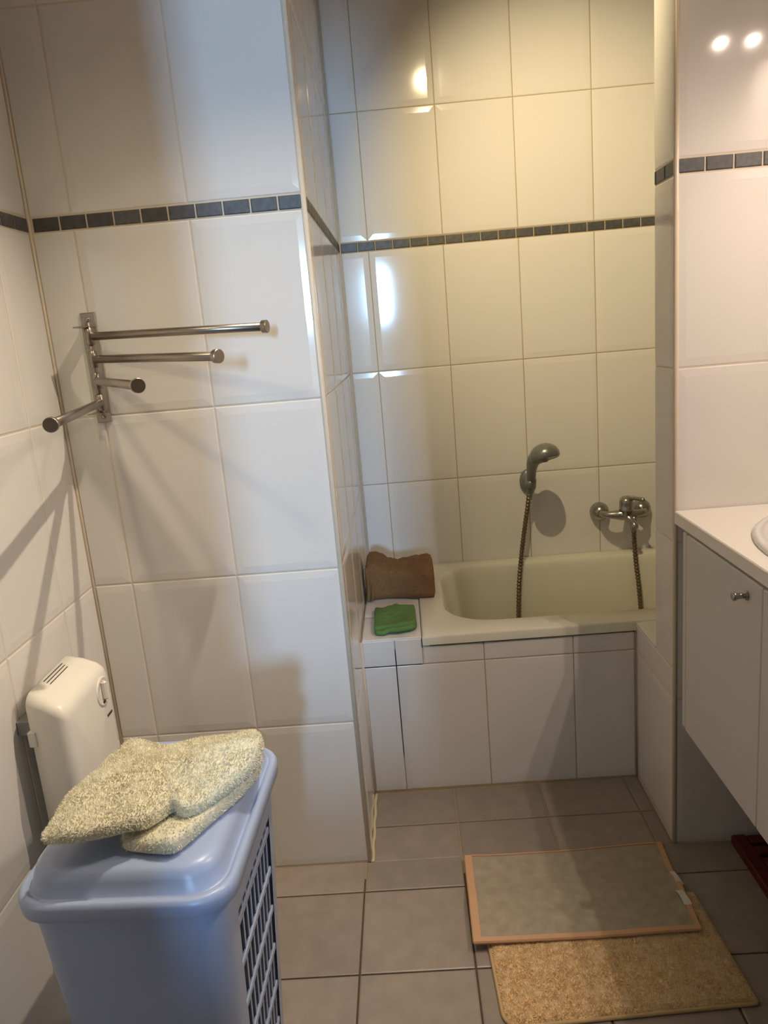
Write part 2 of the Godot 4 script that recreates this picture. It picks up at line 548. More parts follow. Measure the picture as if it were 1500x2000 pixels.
	# grout fillets in the inner corners
	var corner := [Vector3(WALL_X, 0, 0), Vector3(0.0, 0, BACK_Z), Vector3(RIGHT_X, 0, 0)]
	for k in 3:
		s = Sh.new()
		var q: Vector3 = corner[k] + Vector3(0.0, 0, 0)
		tube(s, [q, q + Vector3(0, CEIL_Y - 0.002, 0)], [0.0042], 8)
		o = part("trim_%d" % (k + 4), s.mesh(), mats["grout"], self)
		o.set_meta("kind", "structure")
	s = Sh.new()
	tube(s, [Vector3(0.0, 0, PANEL_Z), Vector3(0.0, 0.484, PANEL_Z)], [0.0042], 8)
	o = part("trim_7", s.mesh(), mats["grout"], self)
	o.set_meta("kind", "structure")
	s = Sh.new()
	tube(s, [Vector3(PIER_X, 0, PANEL_Z), Vector3(PIER_X, 0.46, PANEL_Z)], [0.0038], 8)
	o = part("trim_8", s.mesh(), mats["pale floor grout"], self)
	o.set_meta("kind", "structure")
	s = Sh.new()
	var bead := []
	for i in 30: bead.append(Vector3(0.003 + 0.0012 * sin(i * 0.7), 0.0, 0.003 - 0.3 * i / 29.0))
	tube(s, bead, [0.005], 8)
	o = part("trim_3", s.mesh(), mats["silicone"], self)
	o.set_meta("kind", "structure")

# ------------------------------------------------------------------ bath
func bathtub() -> void:
	var t := thing("bathtub", "cream enamel bathtub built into the tiled alcove", "bathtub")
	var x0 := 0.176
	var x1 := BATH_END - 0.002
	var z0 := BACK_Z + 0.001
	var z1 := -0.3025
	var s := Sh.new()
	var k := 8
	var rings := [
		flat(rr(x0, x1, z0, z1, 0.004, k), 0.464), flat(rr(x0, x1, z0, z1, 0.004, k), 0.486),
		flat(rr(x0 + 0.002, x1 - 0.002, z0 + 0.002, z1 - 0.002, 0.006, k), 0.4905), flat(rr(x0 + 0.007, x1 - 0.007, z0 + 0.007, z1 - 0.007, 0.008, k), 0.492),
		flat(rr(0.245, 1.655, -0.938, -0.392, 0.155, k), 0.4915), flat(rr(0.251, 1.649, -0.932, -0.398, 0.15, k), 0.489),
		flat(rr(0.257, 1.643, -0.927, -0.403, 0.147, k), 0.480), flat(rr(0.262, 1.638, -0.922, -0.408, 0.145, k), 0.46),
		flat(rr(0.30, 1.60, -0.90, -0.43, 0.14, k), 0.28), flat(rr(0.33, 1.56, -0.88, -0.45, 0.13, k), 0.15),
		flat(rr(0.36, 1.53, -0.855, -0.475, 0.12, k), 0.115), flat(rr(0.42, 1.47, -0.81, -0.52, 0.10, k), 0.10)]
	s.put(quads(rings, true, false, true), 0, false)
	# outward = up and into the room
	var n := (s.v[2] - s.v[0]).cross(s.v[1] - s.v[0])
	if n.dot(s.v[0] - Vector3((x0 + x1) / 2, 0.47, (z0 + z1) / 2)) < 0.0: s.flip_all()
	part("tub", s.mesh(), mats["bath enamel"], t)
	s = Sh.new()
	tube(s, [Vector3(x0 + 0.02, 0.4625, PANEL_Z + 0.003), Vector3(PIER_X - 0.004, 0.4625, PANEL_Z + 0.003)], [0.0016], 6)
	part("sealant_line", s.mesh(), mats["dark gap"], t, "thin brown sealant line under the bath rim")
	s = Sh.new()
	lathe(s, Vector3(0.267, 0.453, -0.52), Vector3(1, -0.1, 0), [[-0.008, 0.018], [0.003, 0.018], [0.006, 0.012]], 16)
	part("overflow_cap", s.mesh(), mats["satin grey plastic"], t, "small grey overflow cap at the tub's left end")

# ------------------------------------------------------------------ vanity
func vanity() -> void:
	var cx := 0.775
	var t := thing("vanity_cabinet", "white wall-hung vanity cabinet below the washbasin counter", "cabinet", Vector3(0, 0, 0))
	var s := Sh.new()
	box(s, Vector3(cx + 0.021, 0.378, 0.073), Vector3(RIGHT_X - 0.002, 0.396, 1.24), 0.001)
	for z in [0.073, 1.222]: box(s, Vector3(cx + 0.021, 0.396, z), Vector3(RIGHT_X - 0.002, 0.853, z + 0.018), 0.001)
	box(s, Vector3(RIGHT_X - 0.012, 0.396, 0.091), Vector3(RIGHT_X - 0.002, 0.853, 1.222))
	box(s, Vector3(cx + 0.021, 0.83, 0.091), Vector3(cx + 0.037, 0.853, 1.222))
	part("body", s.mesh(), mats["white laminate"], t)
	s = Sh.new()
	box(s, Vector3(cx + 0.001, 0.378, 0.073), Vector3(cx + 0.021, 0.853, 0.0915), 0.001)
	part("end_panel", s.mesh(), mats["white laminate"], t)
	for e in [[0.0965, 0.459], [0.462, 0.828], [0.831, 1.238]]:
		s = Sh.new()
		box(s, Vector3(cx, 0.376, e[0]), Vector3(cx + 0.019, 0.852, e[1]), 0.0015)
		var d := part("door", s.mesh(), mats["white laminate"], t)
		s = Sh.new()
		lathe(s, Vector3(cx + 0.001, 0.819, e[1] - 0.058), Vector3.LEFT, [[0.0, 0.0095], [0.004, 0.009], [0.006, 0.0055], [0.02, 0.006], [0.023, 0.0085], [0.027, 0.0085], [0.029, 0.006]], 16)
		part("knob", s.mesh(), mats["chrome"], d, "small chrome knob")
	# worktop with an oval cut-out
	t = thing("countertop", "cream white washbasin countertop beside the tiled pier", "countertop")
	s = Sh.new()
	var outer := rr(0.7805, RIGHT_X - 0.002, 0.002, 1.26, 0.004, 8)
	var inner := PackedVector2Array()
	for q in outer:
		var a := atan2((q.y - 0.4) / 0.84, q.x - 1.045)
		inner.append(Vector2(1.045 + 0.195 * cos(a), 0.40 + 0.27 * sin(a)))
	var ins := rr(0.7825, RIGHT_X - 0.004, 0.004, 1.258, 0.004, 8)
	var rings := [flat(inner, 0.855), flat(outer, 0.855), flat(outer, 0.8815), flat(ins, 0.884), flat(inner, 0.884), flat(inner, 0.855)]
	s.put(quads(rings), -1)
	part("top", s.mesh(), mats["counter laminate"], t)
	t = thing("washbasin", "oval white ceramic washbasin set into the counter", "washbasin", Vector3(1.045, 0.884, 0.40))
	s = Sh.new()
	rings = []
	for e in [[1.0, 0.0], [1.003, 0.005], [0.985, 0.0105], [0.955, 0.0115], [0.935, 0.0095], [0.925, 0.0125], [0.86, 0.0125], [0.83, 0.006], [0.80, -0.02], [0.68, -0.10], [0.45, -0.145], [0.1, -0.155]]:
		var r := PackedVector3Array()
		for i in 56: r.append(Vector3(0.225 * e[0] * cos(TAU * i / 56), e[1], 0.305 * e[0] * sin(TAU * i / 56)))
		rings.append(r)
	s.put(quads(rings, true, false, true), 0, false)
	var n := (s.v[2] - s.v[0]).cross(s.v[1] - s.v[0])
	if n.dot(s.v[0]) < 0.0: s.flip_all()
	part("bowl", s.mesh(), mats["ceramic"], t)

# chest of drawers in the hall outside the doorway: keeps the low daylight off the lower tiles
func hall_cabinet() -> void:
	var t := thing("chest_of_drawers", "tall brown chest of drawers in the hall outside the doorway", "chest", Vector3(-0.69, 0.0, 3.0))
	var s := Sh.new()
	box(s, Vector3(0, 0.0, 0.0), Vector3(1.0, 1.08, 0.40), 0.004)
	part("body", s.mesh(), mats["brown paint"], t)
	for i in 5:
		s = Sh.new()
		box(s, Vector3(0.02, 0.05 + 0.203 * i, -0.018), Vector3(0.98, 0.243 + 0.203 * i, 0.0), 0.004)
		var d := part("drawer", s.mesh(), mats["brown paint"], t)
		for x in [0.25, 0.75]:
			s = Sh.new()
			lathe(s, Vector3(x, 0.15 + 0.203 * i, -0.018), Vector3(0, 0, -1), [[0.0, 0.008], [0.012, 0.007], [0.018, 0.014], [0.026, 0.012]], 14)
			part("knob", s.mesh(), mats["brushed steel"], d)

func duckboard() -> void:
	var t := thing("duckboard", "dark red slatted duckboard on the floor under the vanity", "duckboard", Vector3(0.922, 0.0, 0.014))
	var s := Sh.new()
	for x in [0.0, 0.30]:
		s = Sh.new()
		box(s, Vector3(x, 0.0, 0.0), Vector3(x + 0.035, 0.026, 0.50), 0.003)
		part("rail", s.mesh(), mats["red stained wood"], t)
	s = Sh.new()
	box(s, Vector3(0.036, 0.008, 0.0), Vector3(0.299, 0.024, 0.030), 0.002)
	var slat := s.mesh()
	for i in 12:
		var o := part("slat", slat, mats["red stained wood"], t)
		o.position = Vector3(0, 0, 0.003 + 0.0422 * i)

# ------------------------------------------------------------------ wall heater
func heater() -> void:
	var t := thing("wall_heater", "white plastic wall heater with a control knob behind the hamper", "heater", Vector3(0, 0, 0))
	var s := Sh.new()
	var rings := []
	# rings in the yz plane: x, y0, y1, z0, z1, corner radius
	for e in [[-0.572, 0.36, 0.735, 0.250, 0.445, 0.022], [-0.568, 0.355, 0.741, 0.244, 0.452, 0.026], [-0.535, 0.352, 0.736, 0.250, 0.462, 0.024], [-0.505, 0.355, 0.727, 0.258, 0.472, 0.022], [-0.493, 0.360, 0.719, 0.263, 0.470, 0.020], [-0.487, 0.368, 0.709, 0.271, 0.463, 0.018], [-0.4845, 0.378, 0.698, 0.280, 0.453, 0.014]]:
		var r := PackedVector3Array()
		for q in rr(e[3], e[4], e[1], e[2], e[5], 6): r.append(Vector3(e[0], q.y, q.x))
		rings.append(r)
	s.put(quads(rings, true, true, true), 0)
	part("housing", s.mesh(), mats["cream plastic"], t)
	# knob in a shallow dish
	s = Sh.new()
	lathe(s, Vector3(-0.4855, 0.676, 0.308), Vector3.RIGHT, [[0.0, 0.031], [0.0028, 0.030], [0.0034, 0.027], [0.0012, 0.022], [0.0008, 0.010]], 28)
	var dish := part("knob_dish", s.mesh(), mats["cream plastic"], t)
	s = Sh.new()
	box(s, Vector3(-0.486, 0.658, 0.302), Vector3(-0.474, 0.700, 0.314), 0.004)
	part("knob", s.mesh(), mats["cream plastic"], dish)
	s = Sh.new()
	box(s, Vector3(-0.4862, 0.6505, 0.304), Vector3(-0.4825, 0.6555, 0.316), 0.0006)
	part("pointer_mark", s.mesh(), mats["print"], dish, "small dark pointer mark")
	s = Sh.new()
	box(s, Vector3(-0.4865, 0.616, 0.281), Vector3(-0.4838, 0.6215, 0.306), 0.0004)
	part("maker_mark", s.mesh(), mats["print"], t, "small dark printed mark")
	# three short lines of print on the top
	for i in 3:
		var x := -0.561 + i * 0.008
		var yy := 0.7405 - (x + 0.568) * 0.152
		s = Sh.new()
		box(s, Vector3(x - 0.0013, yy - 0.001, 0.300 + i * 0.006), Vector3(x + 0.0013, yy + 0.0007, 0.385 + i * 0.004), 0.0)
		part("printed_line", s.mesh(), mats["print"], t, "line of small dark print on the top")
	s = Sh.new()
	box(s, Vector3(-0.573, 0.640, 0.446), Vector3(-0.557, 0.672, 0.4578), 0.002)
	part("latch", s.mesh(), mats["cream plastic"], t)
	s = Sh.new()
	box(s, Vector3(WALL_X + 0.0005, 0.655, 0.33), Vector3(-0.571, 0.685, 0.437), 0.002)
	part("wall_bracket", s.mesh(), mats["grey plastic"], t, "grey bracket between housing and wall")

# ------------------------------------------------------------------ laundry hamper
func hamper() -> void:
	var t := thing("laundry_hamper", "pale blue plastic laundry hamper with latticed side and domed lid", "hamper", Vector3(-0.276, 0.0, 0.626))
	t.rotation.y = deg_to_rad(-2.0)
	var k := 6
	# body shell: outside and inside, with an opening for the lattice in the +x side
	var s := Sh.new()
	var H := 0.568
	var lev := [0.0, 0.004, 0.05, 0.10, 0.20, 0.30, 0.40, 0.50, 0.515, 0.52, H]
	var half := func(y: float, inset: float) -> Array:
		var f := y / H
		return [lerpf(0.116, 0.147, f) - inset, lerpf(0.158, 0.193, f) - inset]
	var per := func(y: float, inset: float) -> PackedVector3Array:
		var h: Array = half.call(y, inset)
		var o := PackedVector3Array()
		var r := 0.045 - inset
		# +x side first, split in columns so that the opening has clean edges
		for z in [-1.0, -0.83, -0.5, 0.0, 0.5, 0.83, 1.0]: o.append(Vector3(h[0], y, z * (h[1] - r)))
		for c in [[1, 1, 0.0], [-1, 1, 0.5], [-1, -1, 1.0], [1, -1, 1.5]]:
			for i in range(0 if c[2] > 0.0 and c[2] < 1.5 else 0, k + 1):
				if c[2] == 0.0 and i == 0: continue
				if c[2] == 1.5 and i == k: continue
				var a: float = PI * (c[2] + 0.5 * i / k)
				o.append(Vector3(c[0] * (h[0] - r) + r * cos(a), y, c[1] * (h[1] - r) + r * sin(a)))
		return o
	for side in 2:
		var inset: float = side * 0.003
		var list := PackedVector3Array()
		for j in lev.size() - 1:
			var a: PackedVector3Array = per.call(lev[j], inset)
			var b: PackedVector3Array = per.call(lev[j + 1], inset)
			for i in a.size():
				var m := (i + 1) % a.size()
				if i >= 1 and i < 5 and j >= 2 and j < 7: continue
				list.append_array([a[i], b[i], b[m], a[i], b[m], a[m]])
		if side == 0: list.append_array(fan(per.call(0.0, 0.0), true))
		s.put(list, side)
	part("body", s.mesh(), mats["blue plastic"], t)
	# the seam below the rim, slats and cross bars of the lattice
	var side_x := func(y: float) -> float: return lerpf(0.116, 0.147, y / H)
	var lim := func(y: float) -> float: return 0.83 * (lerpf(0.158, 0.193, y / H) - 0.045)
	for i in 9:
		var f := -1.0 + 2.0 * (i + 0.5) / 9.0
		s = Sh.new()
		var y0 := 0.045
		var y1 := 0.505
		var sl := []
		for y in [y0, y1]:
			var x: float = side_x.call(y) - 0.0035
			var z: float = f * lim.call(y)
			sl.append([Vector3(x, y, z - 0.004), Vector3(x, y, z + 0.004), Vector3(x - 0.003, y, z + 0.004), Vector3(x - 0.003, y, z - 0.004)])
		s.put(quads(sl, true, true, true), -1)
		part("slat", s.mesh(), mats["blue plastic"], t)
	for i in 6:
		var y := 0.075 + i * 0.08
		s = Sh.new()
		box(s, Vector3(side_x.call(y) - 0.006, y - 0.006, -lim.call(y) - 0.004), Vector3(side_x.call(y) - 0.001, y + 0.006, lim.call(y) + 0.004), 0.0015)
		part("cross_bar", s.mesh(), mats["blue plastic"], t)
	# lid
	s = Sh.new()
	var rings := []
	for e in [[0.566, 0.146, 0.190, 0.05], [0.566, 0.158, 0.203, 0.058], [0.570, 0.1625, 0.2075, 0.06], [0.588, 0.1635, 0.2085, 0.06], [0.5955, 0.161, 0.206, 0.06], [0.5985, 0.156, 0.201, 0.056], [0.5965, 0.151, 0.196, 0.052], [0.5935, 0.149, 0.194, 0.05], [0.597, 0.146, 0.191, 0.05], [0.615, 0.142, 0.186, 0.05], [0.626, 0.1375, 0.181, 0.048], [0.632, 0.130, 0.173, 0.045], [0.634, 0.119, 0.160, 0.04], [0.634, 0.05, 0.07, 0.02]]:
		rings.append(flat(rr(-e[1], e[1], -e[2], e[2], e[3], 8), e[0]))
	s.put(quads(rings, true, true, true), 0)
	var lid := part("lid", s.mesh(), mats["blue plastic"], t)
	s = Sh.new()
	box(s, Vector3(0.121, 0.6325, -0.02), Vector3(0.1245, 0.6365, 0.07), 0.001)
	part("lid_rib", s.mesh(), mats["blue plastic"], lid)

# ------------------------------------------------------------------ towel rack
func towel_rack() -> void:
	var t := thing("towel_rack", "brushed steel towel rack with four swing arms on the tiled block", "towel rack", Vector3(-0.507, 1.195, 0.0))
	var s := Sh.new()
	box(s, Vector3(-0.0165, 0.0, 0.0005), Vector3(0.0165, 0.243, 0.004), 0.0012)
	var plate := part("wall_plate", s.mesh(), mats["brushed steel"], t)
	for y in [0.014, 0.228]:
		s = Sh.new()
		lathe(s, Vector3(0, y, 0.0035), Vector3(0, 0, 1), [[0.0, 0.006], [0.002, 0.0055], [0.0035, 0.003]], 14)
		part("screw", s.mesh(), mats["chrome"], plate)
	for y in [0.024, 0.212]:
		s = Sh.new()
		box(s, Vector3(-0.0165, y - 0.0015, 0.002), Vector3(0.0165, y + 0.0015, 0.054), 0.0008)
		part("bracket", s.mesh(), mats["brushed steel"], t)
	var piv := Vector3(0.012, 0.0, 0.040)
	s = Sh.new()
	tube(s, [piv + Vector3(0, 0.018, 0), piv + Vector3(0, 0.220, 0)], [0.0058], 14)
	part("pivot_rod", s.mesh(), mats["brushed steel"], t)
	var ys := [0.191, 0.142, 0.095, 0.047]
	var angles := [13.5, 36.7, 59.5, 80.4]
	var lens := [0.42, 0.42, 0.42, 0.42]
	var dy := [-0.013, -0.013, -0.003, -0.006]
	for i in 4:
		var a := deg_to_rad(angles[i])
		var d := Vector3(cos(a) * lens[i], dy[i], sin(a) * lens[i])
		var p0 := piv + Vector3(0, ys[i], 0)
		s = Sh.new()
		tube(s, [p0 + d * 0.02, p0 + d * 0.985], [0.0088], 16)
		var arm := part("arm", s.mesh(), mats["brushed steel"], t)
		s = Sh.new()
		lathe(s, p0 + d * 0.965, d, [[0.0, 0.0115], [0.0015, 0.0132], [0.0112, 0.0132], [0.0120, 0.0124]], 28, -1)
		part("end_cap", s.mesh(), mats["brushed steel"], arm)
		s = Sh.new()
		lathe(s, p0 + Vector3(0, -0.018, 0), Vector3.UP, [[0.0, 0.0085], [0.001, 0.0095], [0.035, 0.0095], [0.036, 0.0085]], 18)
		part("sleeve", s.mesh(), mats["brushed steel"], arm)

# ------------------------------------------------------------------ shower and tap
func shower() -> void:
	var t := thing("hand_shower", "grey hand shower in a wall holder with a ribbed metal hose", "shower")
	var s := Sh.new()
	# holder: oval wall plate and clamp
	var rings := []
	for e in [[0.0, 1.0], [0.006, 0.98], [0.012, 0.85], [0.015, 0.6]]:
		var r := PackedVector3Array()
		for i in 28: r.append(Vector3(0.602 + 0.030 * e[1] * cos(TAU * i / 28), 0.775 + 0.045 * e[1] * sin(TAU * i / 28), BACK_Z + 0.0005 + e[0]))
		rings.append(r)
	s.put(quads(rings, true, true, true), 0)
	part("wall_holder", s.mesh(), mats["satin grey plastic"], t)
	s = Sh.new()
	tube(s, bez([Vector3(0.602, 0.785, BACK_Z + 0.012), Vector3(0.600, 0.787, BACK_Z + 0.04), Vector3(0.599, 0.786, BACK_Z + 0.062)], 8), [0.014], 14)
	lathe(s, Vector3(0.5985, 0.765, -0.926), Vector3(0.04, 1.0, 0.36), [[0.0, 0.014], [0.001, 0.0185], [0.034, 0.020], [0.035, 0.016]], 22)
	part("clamp", s.mesh(), mats["satin grey plastic"], t)
	# handle and head
	s = Sh.new()
	var path := bez([Vector3(0.5975, 0.745, -0.934), Vector3(0.600, 0.785, -0.918), Vector3(0.601, 0.835, -0.893), Vector3(0.605, 0.872, -0.865), Vector3(0.620, 0.890, -0.842), Vector3(0.638, 0.896, -0.825)], 22)
	var rad := []
	for i in 22:
		var f := i / 21.0
		rad.append(0.0125 + 0.0045 * smoothstep(0.0, 0.4, f) + 0.009 * smoothstep(0.4, 0.9, f))
	tube(s, path, rad, 18)
	part("handle", s.mesh(), mats["satin grey plastic"], t)
	s = Sh.new()
	lathe(s, Vector3(0.634, 0.903, -0.832), Vector3(0.16, -0.93, 0.30), [[-0.030, 0.004], [-0.028, 0.018], [-0.020, 0.034], [-0.007, 0.046], [0.008, 0.0515], [0.021, 0.0500], [0.026, 0.045], [0.024, 0.040], [0.025, 0.006]], 32)
	part("shower_head", s.mesh(), mats["satin grey plastic"], t)
	# one hose from the handle, down into the bath and up to the tap
	var c := bez([Vector3(0.5965, 0.748, -0.933), Vector3(0.582, 0.675, -0.920), Vector3(0.566, 0.585, -0.918), Vector3(0.549, 0.48, -0.908), Vector3(0.535, 0.38, -0.880), Vector3(0.530, 0.25, -0.855), Vector3(0.56, 0.14, -0.80), Vector3(0.68, 0.122, -0.72), Vector3(0.84, 0.122, -0.72), Vector3(0.95, 0.14, -0.80), Vector3(0.966, 0.26, -0.862), Vector3(0.965, 0.38, -0.885), Vector3(0.961, 0.47, -0.905), Vector3(0.958, 0.54, -0.912), Vector3(0.957, 0.585, -0.912)], 520)
	var hr := []
	for i in 520: hr.append(0.0090 if i % 4 < 2 else 0.0070)
	s = Sh.new()
	tube(s, c, hr, 9)
	part("hose", s.mesh(), mats["hose metal"], t, "ribbed brownish metal hose")
	s = Sh.new()
	tube(s, [Vector3(0.5972, 0.752, -0.932), Vector3(0.5955, 0.722, -0.9295)], [0.0105, 0.009], 14)
	part("hose_nut", s.mesh(), mats["chrome"], t)

func mixer_tap() -> void:
	var t := thing("bath_mixer", "chrome bath mixer tap on the tiled wall above the tub", "tap", Vector3(0.930, 0.643, BACK_Z))
	var s := Sh.new()
	for x in [-0.075, 0.075]:
		s = Sh.new()
		lathe(s, Vector3(x, 0, 0.0005), Vector3(0, 0, 1), [[0.0, 0.034], [0.008, 0.0345], [0.022, 0.031], [0.034, 0.022], [0.040, 0.014], [0.042, 0.006]], 28)
		part("escutcheon", s.mesh(), mats["chrome"], t)
	s = Sh.new()
	tube(s, bez([Vector3(-0.075, 0, 0.035), Vector3(-0.065, 0, 0.062), Vector3(-0.03, 0.0, 0.074), Vector3(0.0, 0.0, 0.078), Vector3(0.03, 0.0, 0.074), Vector3(0.065, 0, 0.062), Vector3(0.075, 0, 0.035)], 24), [0.0145, 0.0135, 0.0125, 0.0125, 0.0125, 0.013, 0.014, 0.015, 0.017, 0.019, 0.020, 0.021, 0.021, 0.020, 0.019, 0.017, 0.015, 0.014, 0.013, 0.0125, 0.0125, 0.0125, 0.0135, 0.0145], 16)
	part("body", s.mesh(), mats["chrome"], t)
	s = Sh.new()
	lathe(s, Vector3(0.0, -0.012, 0.078), Vector3(0, 1, 0.12), [[0.0, 0.018], [0.004, 0.021], [0.030, 0.0215], [0.031, 0.0235], [0.036, 0.024], [0.037, 0.0225], [0.058, 0.0235], [0.070, 0.0225], [0.077, 0.016], [0.079, 0.006]], 26)
	var cart := part("cartridge", s.mesh(), mats["chrome"], t)
	s = Sh.new()
	tube(s, bez([Vector3(0.006, 0.060, 0.086), Vector3(0.022, 0.064, 0.11), Vector3(0.036, 0.066, 0.14), Vector3(0.040, 0.066, 0.155)], 12), [0.010, 0.010, 0.009, 0.008, 0.0075, 0.007, 0.007, 0.007, 0.0075, 0.008, 0.008, 0.005], 12)
	part("lever", s.mesh(), mats["chrome"], cart)
	s = Sh.new()
	tube(s, bez([Vector3(0.0, -0.004, 0.08), Vector3(0.012, -0.018, 0.10), Vector3(0.018, -0.030, 0.118), Vector3(0.018, -0.040, 0.122)], 12), [0.017, 0.016, 0.015, 0.014, 0.0135, 0.013, 0.013, 0.013, 0.013, 0.0135, 0.0135, 0.012], 16)
	part("spout", s.mesh(), mats["chrome"], t)
	s = Sh.new()
	lathe(s, Vector3(0.027, -0.008, 0.082), Vector3.DOWN, [[0.0, 0.0115], [0.020, 0.0115], [0.022, 0.0135], [0.048, 0.0125], [0.052, 0.009]], 16)
	part("hose_outlet", s.mesh(), mats["chrome"], t)

# ------------------------------------------------------------------ cloths and mats
func resample(poly: Array, n: int) -> PackedVector2Array:
	var pts := []
	for p in poly: pts.append(Vector3(p[0], 0, p[1]))
	pts.append(pts[0])
	var c := Curve3D.new()
	var m := pts.size()
	for i in m:
		var a: Vector3 = pts[i - 1] if i > 0 else pts[m - 2]
		var b: Vector3 = pts[i + 1] if i < m - 1 else pts[1]
		var d := (b - a) / 9.0
		c.add_point(pts[i], -d, d)
	c.bake_interval = 0.003
	var o := PackedVector2Array()
	for i in n:
		var q := c.sample_baked(c.get_baked_length() * i / n, true)
		o.append(Vector2(q.x, q.z))
	return o

# a soft folded cloth over a star-shaped outline: thickness from 'thick' (callable of x, z) above 'low' (callable)
func pad(poly: Array, low: Callable, thick: Callable, n := 110, inner := 14, wob := 0.002, fr := 25.0, sd := 1) -> Sh:
	var o := resample(poly, n)
	var c := Vector2.ZERO
	for p in o: c += p
	c /= n
	var nz := FastNoiseLite.new()
	nz.seed = sd
	nz.frequency = fr
	var rings := []
	var prof := [[0.90, 0.0], [0.965, 0.02], [0.992, 0.18], [1.0, 0.42], [0.993, 0.68], [0.972, 0.87], [0.93, 0.97], [0.87, 1.0]]
	for i in inner: prof.append([0.87 * (1.0 - (i + 1.0) / (inner + 0.3)), 1.0])
	for e in prof:
		var r := PackedVector3Array()
		for p in o:
			var q: Vector2 = c + (p - c) * e[0]
			var h: float = thick.call(q.x, q.y)
			var y: float = low.call(q.x, q.y) + h * e[1]
			if e[1] > 0.1: y += nz.get_noise_2d(q.x, q.y) * wob * e[1]
			r.append(Vector3(q.x, y, q.y))
		rings.append(r)
	var s := Sh.new()
	s.put(quads(rings, true, true, true), 0)
	return s

# tiny loops or tufts standing on a surface's triangles
func loops(s: Sh, count: int, len: float, wid: float, cols: Array, material: Material, parent: Node3D, called: String, up_only := -0.3) -> void:
	var st := Sh.new()
	st.put(PackedVector3Array([Vector3(-0.5, 0, 0.3), Vector3(0.5, 0, 0.3), Vector3(0.1, 1, 0.1), Vector3(0.5, 0, 0.3), Vector3(0, 0, -0.5), Vector3(0.1, 1, 0.1), Vector3(0, 0, -0.5), Vector3(-0.5, 0, 0.3), Vector3(0.1, 1, 0.1)]), -1)
	var acc := PackedFloat32Array()
	var total := 0.0
	for i in range(0, s.v.size(), 3):
		var a := (s.v[i + 2] - s.v[i]).cross(s.v[i + 1] - s.v[i])
		total += a.length() if a.normalized().y > up_only else 0.0
		acc.append(total)
	var mm := MultiMesh.new()
	mm.transform_format = MultiMesh.TRANSFORM_3D
	mm.use_colors = true
	mm.mesh = st.mesh()
	mm.instance_count = count
	var nz := FastNoiseLite.new()
	nz.frequency = 40.0
	nz.seed = 5
	for i in count:
		var k := mini(acc.bsearch(rng.randf() * total), acc.size() - 1) * 3
		var u := rng.randf()
		var w := rng.randf()
		if u + w > 1.0:
			u = 1.0 - u
			w = 1.0 - w
		var p := s.v[k] + (s.v[k + 1] - s.v[k]) * u + (s.v[k + 2] - s.v[k]) * w
		var nrm := (s.v[k + 2] - s.v[k]).cross(s.v[k + 1] - s.v[k]).normalized()
		var lean := Vector3(nz.get_noise_3d(p.x, p.y, p.z), 0, nz.get_noise_3d(p.z + 3.0, p.y, p.x)) * 1.3
		var d := (nrm + lean + Vector3(rng.randf_range(-1, 1), rng.randf_range(-1, 1), rng.randf_range(-1, 1)) * 0.45).normalized()
		var q := Vector3(rng.randf_range(-1, 1), rng.randf_range(-1, 1), rng.randf_range(-1, 1)).cross(d).normalized()
		var sc := rng.randf_range(0.7, 1.2)
		mm.set_instance_transform(i, Transform3D(Basis(q * wid * sc, d * len * sc, q.cross(d) * wid * sc), p - nrm * len * 0.15))
		var f := clampf(0.5 + 0.5 * nz.get_noise_3d(p.x * 0.6, p.y, p.z * 0.6) + rng.randf_range(-0.35, 0.35), 0.0, 1.0)
		var col: Color = cols[0]
		mm.set_instance_color(i, col.lerp(cols[1], f))
	var o := MultiMeshInstance3D.new()
	o.name = called
	o.multimesh = mm
	o.material_override = material
	o.set_meta("kind", "stuff")
	parent.add_child(o)

